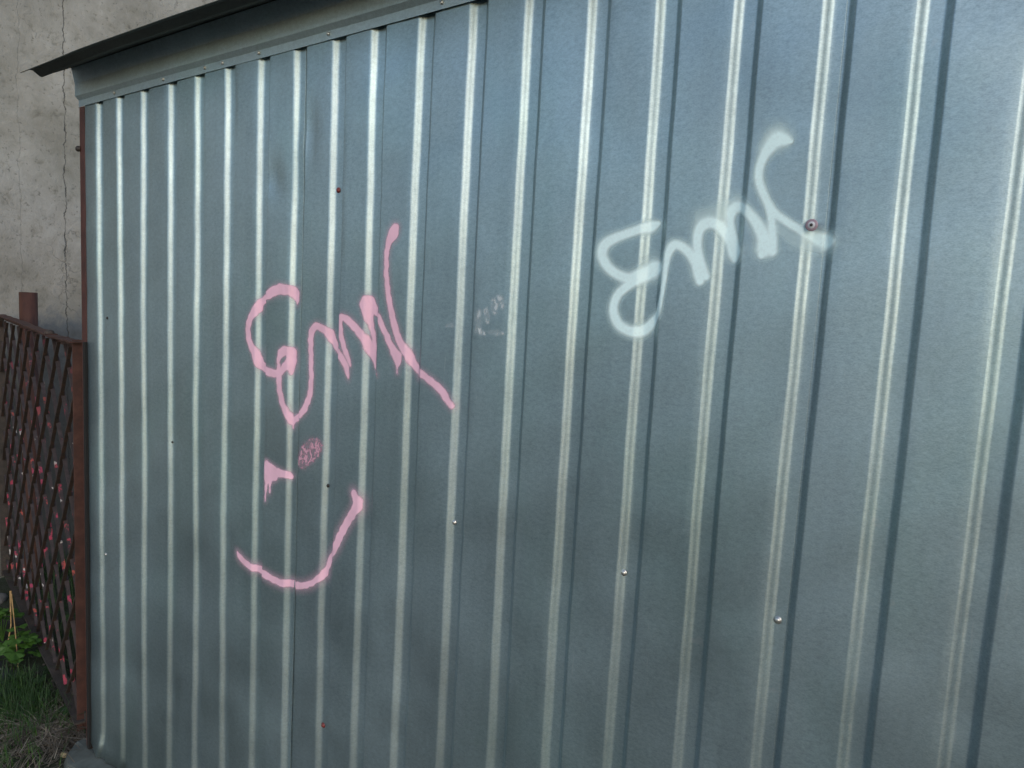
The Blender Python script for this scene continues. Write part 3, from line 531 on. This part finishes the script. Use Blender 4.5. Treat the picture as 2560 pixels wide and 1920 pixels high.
# ---------------------------------------------------------------- plants, litter
def leafmat(name, c, c2):
    m, n, b = mat(name); v = coords(n)
    n.links.new(ramp(n, noise(n, v, 25, 4), [(.3, c), (.7, c2)]), b.inputs['Base Color']); b.inputs['Roughness'].default_value = .55
    tr = nd(n, 'ShaderNodeBsdfTranslucent'); tr.inputs['Color'].default_value = (*[x*1.4 for x in c2], 1)
    mx = nd(n, 'ShaderNodeMixShader'); mx.inputs[0].default_value = .25
    n.links.new(b.outputs[0], mx.inputs[1]); n.links.new(tr.outputs[0], mx.inputs[2]); n.links.new(mx.outputs[0], n.nodes['Material Output'].inputs[0])
    return m
M_leaf = leafmat('leaf_green', (.030, .085, .012), (.070, .165, .022)); M_leaf2 = leafmat('leaf_dark_green', (.014, .040, .012), (.030, .075, .018))
M_brownleaf = leafmat('dry_leaf', (.13, .055, .022), (.22, .10, .04)); M_stalk = simple('dry_stalk', (.33, .21, .09), .8, 0, .3, 30, 0); M_grass = leafmat('grass_green', (.016, .050, .013), (.048, .105, .024)); M_straw = simple('straw', (.15, .13, .10), .85, 0, .7, 9, 0)
M_stone = simple('pebble', (.17, .17, .16), .85, 0, .3, 40, .3)
def lobed_leaf(size, seed):
    r = random.Random(seed); N = 30; V = [(0, 0, 0)]; F = []
    for k in range(N):
        a = -math.pi*.86+2*math.pi*.86*k/(N-1)
        rad = size*(.72+.22*abs(math.cos(a*2.5))+.05*math.sin(a*11+seed)+r.uniform(-.03, .03))*(1-.10*abs(a)/math.pi)
        for q in (.5, 1.0):
            x, y = rad*q*math.cos(a), rad*q*math.sin(a)
            V.append((x, y, .22*size*math.cos(a*5)*q*.5-.35*(x*x+y*y)/size*.8+abs(y)*.18))
    for k in range(N-1):
        a = 1+2*k; F.append((0, a, a+2)); F.append((a, a+1, a+3, a+2))
    return V, F
LEAFS = [lobed_leaf(1.0, s) for s in range(4)]
LMESH = {}
def leaf(parent, loc, size, yaw, pitch, mm, k):
    key = (mm.name, k)
    if key not in LMESH:
        me = bpy.data.meshes.new('leaf'); me.from_pydata(LEAFS[k][0], [], LEAFS[k][1]); me.materials.append(mm)
        for p in me.polygons: p.use_smooth = True
        LMESH[key] = me
    o = bpy.data.objects.new('leaf', LMESH[key]); link(o, parent)
    o.rotation_euler = Euler((rnd.uniform(-.3, .3), pitch, yaw)); o.scale = (size,)*3; o.location = Vector(loc)-parent.location
    return o
def tube(name, pts, r0, r1, mm, parent=None, n_=5):
    V = []; F = []; pts = [Vector(p) for p in pts]
    for k, p in enumerate(pts):
        t = (pts[min(k+1, len(pts)-1)]-pts[max(k-1, 0)]).normalized(); a = t.orthogonal().normalized(); c_ = t.cross(a); r = r0+(r1-r0)*k/(len(pts)-1)
        for q in range(n_): V.append(p+a*r*math.cos(2*math.pi*q/n_)+c_*r*math.sin(2*math.pi*q/n_))
        if k:
            for q in range(n_): F.append(((k-1)*n_+q, (k-1)*n_+(q+1) % n_, k*n_+(q+1) % n_, k*n_+q))
    return mesh_obj(name, V, F, mm, parent, smooth=True)
def weed(name, x, y, nl, spread, height, size, mm, label, cat='weed', group=None, seed=0):
    global rnd
    r = random.Random(seed); root = empty(name, (x, y, gz(x, y))); tag(root, label, cat, group)
    for k in range(nl):
        a = r.uniform(0, 2*math.pi); d = spread*math.sqrt(r.uniform(.03, 1)); h = height*(1-.75*d/spread)*r.uniform(.55, 1.0)+.015
        tip = Vector((x+d*math.cos(a), y+d*math.sin(a), root.location.z+h))
        mid = Vector((x+d*.35*math.cos(a), y+d*.35*math.sin(a), root.location.z+h*.75))
        tube('leaf_stalk', [(x, y, root.location.z), mid, tip], .0018, .0010, mm, root, 4)
        leaf(root, tip, size*r.uniform(.7, 1.15), a+r.uniform(-.5, .5), r.uniform(-.1, .55), mm, k % 4)
    return root
w1 = weed('weed_plant', -.93, .135, 17, .115, .16, .040, M_leaf, 'bright green lobed leaf weed in front of the mesh fence, around the dry stalks', seed=4)
w2 = weed('weed_plant', -1.17, .165, 14, .10, .22, .040, M_leaf, 'green leafy weed at the left photo edge, beyond the bright green weed', seed=9)
w3 = weed('weed_plant', -.72, .125, 6, .05, .045, .024, M_leaf2, 'small dull green low weed between the bright leafy weed and the grass', seed=19)
leaf(w1, (-.90, .115, .012), .034, 2.0, .5, M_brownleaf, 1).name = 'withered_leaf'
rg = random.Random(5)
for k, (x, y, h) in enumerate(((-.45, .30, .36), (-.62, .40, .42), (-.86, .42, .40), (-1.10, .50, .45), (-.34, .20, .22))):
    weed('weed_plant', x, y, 14, .14, h, .042, M_leaf2, 'dark leafy weed behind the mesh fence, '+('second nearest to the garage', 'at the middle of the fence', 'second nearest to the building wall', 'nearest to the building wall', 'nearest to the red corner post')[k], group='dark weeds behind the mesh fence', seed=30+k)
# dry stalks as one broken plant
st = empty('dry_stalk', (-.95, .10, gz(-.95, .10))); tag(st, 'broken pale orange dry stalks standing in the bright green weed', 'dry stalk')
tube('stem', [(-.86, .10, -.03), (-.93, .118, .12), (-.985, .13, .235)], .0018, .0026, M_stalk, st)
tube('stem', [(-.97, .12, .165), (-.992, .13, .245)], .0030, .0042, M_stalk, st)
tube('stem', [(-1.0, .12, .03), (-.995, .13, .10), (-.992, .13, .235)], .0028, .0022, M_stalk, st)
# grass blades, straws, crumbs
def blades(name, pts, mm, hmin, hmax, wd, flat=0.0, seed=1, label=None, cat=None):
    r = random.Random(seed); V = []; F = []
    for (x, y) in pts:
        a = r.uniform(0, 2*math.pi); h = r.uniform(hmin, hmax); lean = r.uniform(.2, 1.0); z = gz(x, y)-.002
        dx, dy = math.cos(a), math.sin(a); px, py = -dy*wd*.5, dx*wd*.5; base = len(V)
        for j, t in enumerate((0, .35, .7, 1.0)):
            up = h*(t-.35*lean*t*t)*(1-flat)+r.uniform(.0, .012)*flat*(j > 0)+flat*.004+flat*r.uniform(0, .012)
            fw = h*lean*t*t*(1-flat)+h*t*flat; ww = (1-t*.85)
            if flat: ww = 1
            V.append((x+dx*fw+px*ww, y+dy*fw+py*ww, z+up)); V.append((x+dx*fw-px*ww, y+dy*fw-py*ww, z+up+.0004))
        for j in range(3): F.append((base+2*j, base+2*j+1, base+2*j+3, base+2*j+2))
    o = mesh_obj(name, V, F, mm); tag(o, label, cat, kind='stuff'); return o
def scat(n_, cx, cy, sx, sy, seed):
    r = random.Random(seed); return [(r.gauss(cx, sx), r.gauss(cy, sy)) for _ in range(n_)]
def ok(p): return not (p[1] > -.075 and p[0] > -.15)
pg = [p for p in scat(900, -.52, -.02, .12, .055, 1)+scat(500, -.36, -.20, .12, .09, 2)+scat(350, -.70, .02, .10, .05, 3) if ok(p)]
blades('grass', pg[::5], M_leaf, .02, .09, .0042, 0, 21, 'brighter green grass blades mixed into the grass in front of the fence', 'grass')
blades('grass', pg, M_grass, .03, .11, .0032, 0, 1, 'green grass growing on the soil in front of the mesh fence', 'grass')
r = random.Random(8); pb = [(r.uniform(-1.85, -.15), r.uniform(.12, 1.4)) for _ in range(2600)]; pb = [p for p in pb if (p[1]-.034) > -(p[0]+.222)*.2545+.06]
blades('grass', pb, M_grass, .06, .26, .004, 0, 2, 'tall dark grass growing behind the mesh fence', 'grass')
ps = [p for p in scat(420, -.31, -.06, .085, .055, 5)+scat(160, -.22, -.01, .05, .03, 6)+scat(120, -.42, .02, .09, .04, 7)+scat(100, -.25, -.16, .10, .05, 11) if ok(p)]
blades('straw', ps, M_straw, .03, .17, .0022, 1.0, 3, 'grey brown dry straw lying in a heap by the garage corner', 'straw')
blades('straw', [p for p in scat(46, -.33, -.06, .09, .04, 55) if ok(p)], simple('pale_straw', (.30, .27, .21), .8, 0, .3, 9, 0), .07, .19, .0026, 1.0, 13, 'a few longer pale straws on top of the heap', 'straw')
def lump(name, x, y, rad, mm, label, cat='stone', seed=0, zs=.7):
    r = random.Random(seed); bm = bmesh.new(); bmesh.ops.create_icosphere(bm, subdivisions=2, radius=1)
    for v_ in bm.verts: v_.co *= (1+r.uniform(-.10, .10)); 
    bmesh.ops.transform(bm, matrix=Matrix.Translation((x, y, gz(x, y)+rad*zs*.45)) @ Matrix.Rotation(r.uniform(0, 3), 4, 'Z') @ Matrix.Diagonal((rad*1.25, rad*.9, rad*zs, 1)), verts=bm.verts)
    me = bpy.data.meshes.new(name); bm.to_mesh(me); bm.free(); me.materials.append(mm)
    for p in me.polygons: p.use_smooth = True
    o = bpy.data.objects.new(name, me); link(o); tag(o, label, cat); return o
lump('stone', -.150, -.052, .0115, simple('tan_stone', (.26, .22, .13), .8), 'round tan pebble beside the left end of the concrete footing', seed=1, zs=.9)
lump('stone', -.165, .006, .012, M_stone, 'pale grey flat stone at the foot of the red garage corner post', seed=2, zs=.5)
lump('stone', -.437, -.040, .0055, simple('white_stone', (.75, .74, .76), .5), 'tiny white pebble on top of the straw heap', seed=3, zs=1.8)
lump('stone', -.208, -.030, .0050, M_stone, 'small grey pebble in the straw near the footing', seed=4, zs=1.2)
lump('stone', -.90, .045, .014, M_stone, 'small grey stone lying on the asphalt below the bright green weed', seed=5)
lump('stone', -1.62, .31, .05, M_stone, 'larger pale grey stone at the far end of the mesh fence', seed=6, zs=.5)
r = random.Random(21); V = []; F = []
for (x, y) in [p for p in scat(500, -.35, -.05, .16, .10, 31)+scat(200, -.8, .08, .2, .05, 32) if ok(p)]:
    s = r.uniform(.0015, .006); z = gz(x, y)+s*.4+.001; b0 = len(V)
    for q in ((-1, -1, -1), (1, -1, -1), (1, 1, -1), (-1, 1, -1), (-.6, -.7, 1), (.7, -.6, 1), (.6, .7, 1), (-.7, .5, 1)):
        V.append((x+q[0]*s*r.uniform(.7, 1.1), y+q[1]*s*r.uniform(.7, 1.1), z+q[2]*s*.6))
    for f in ((3, 2, 1, 0), (4, 5, 6, 7), (0, 1, 5, 4), (1, 2, 6, 5), (2, 3, 7, 6), (3, 0, 4, 7)): F.append(tuple(b0+i for i in f))
o = mesh_obj('gravel', V, F, simple('soil_crumbs', (.07, .065, .055), .9, 0, .5, 60, 0)); tag(o, 'scattered soil crumbs and grit on the ground', 'gravel', kind='stuff')
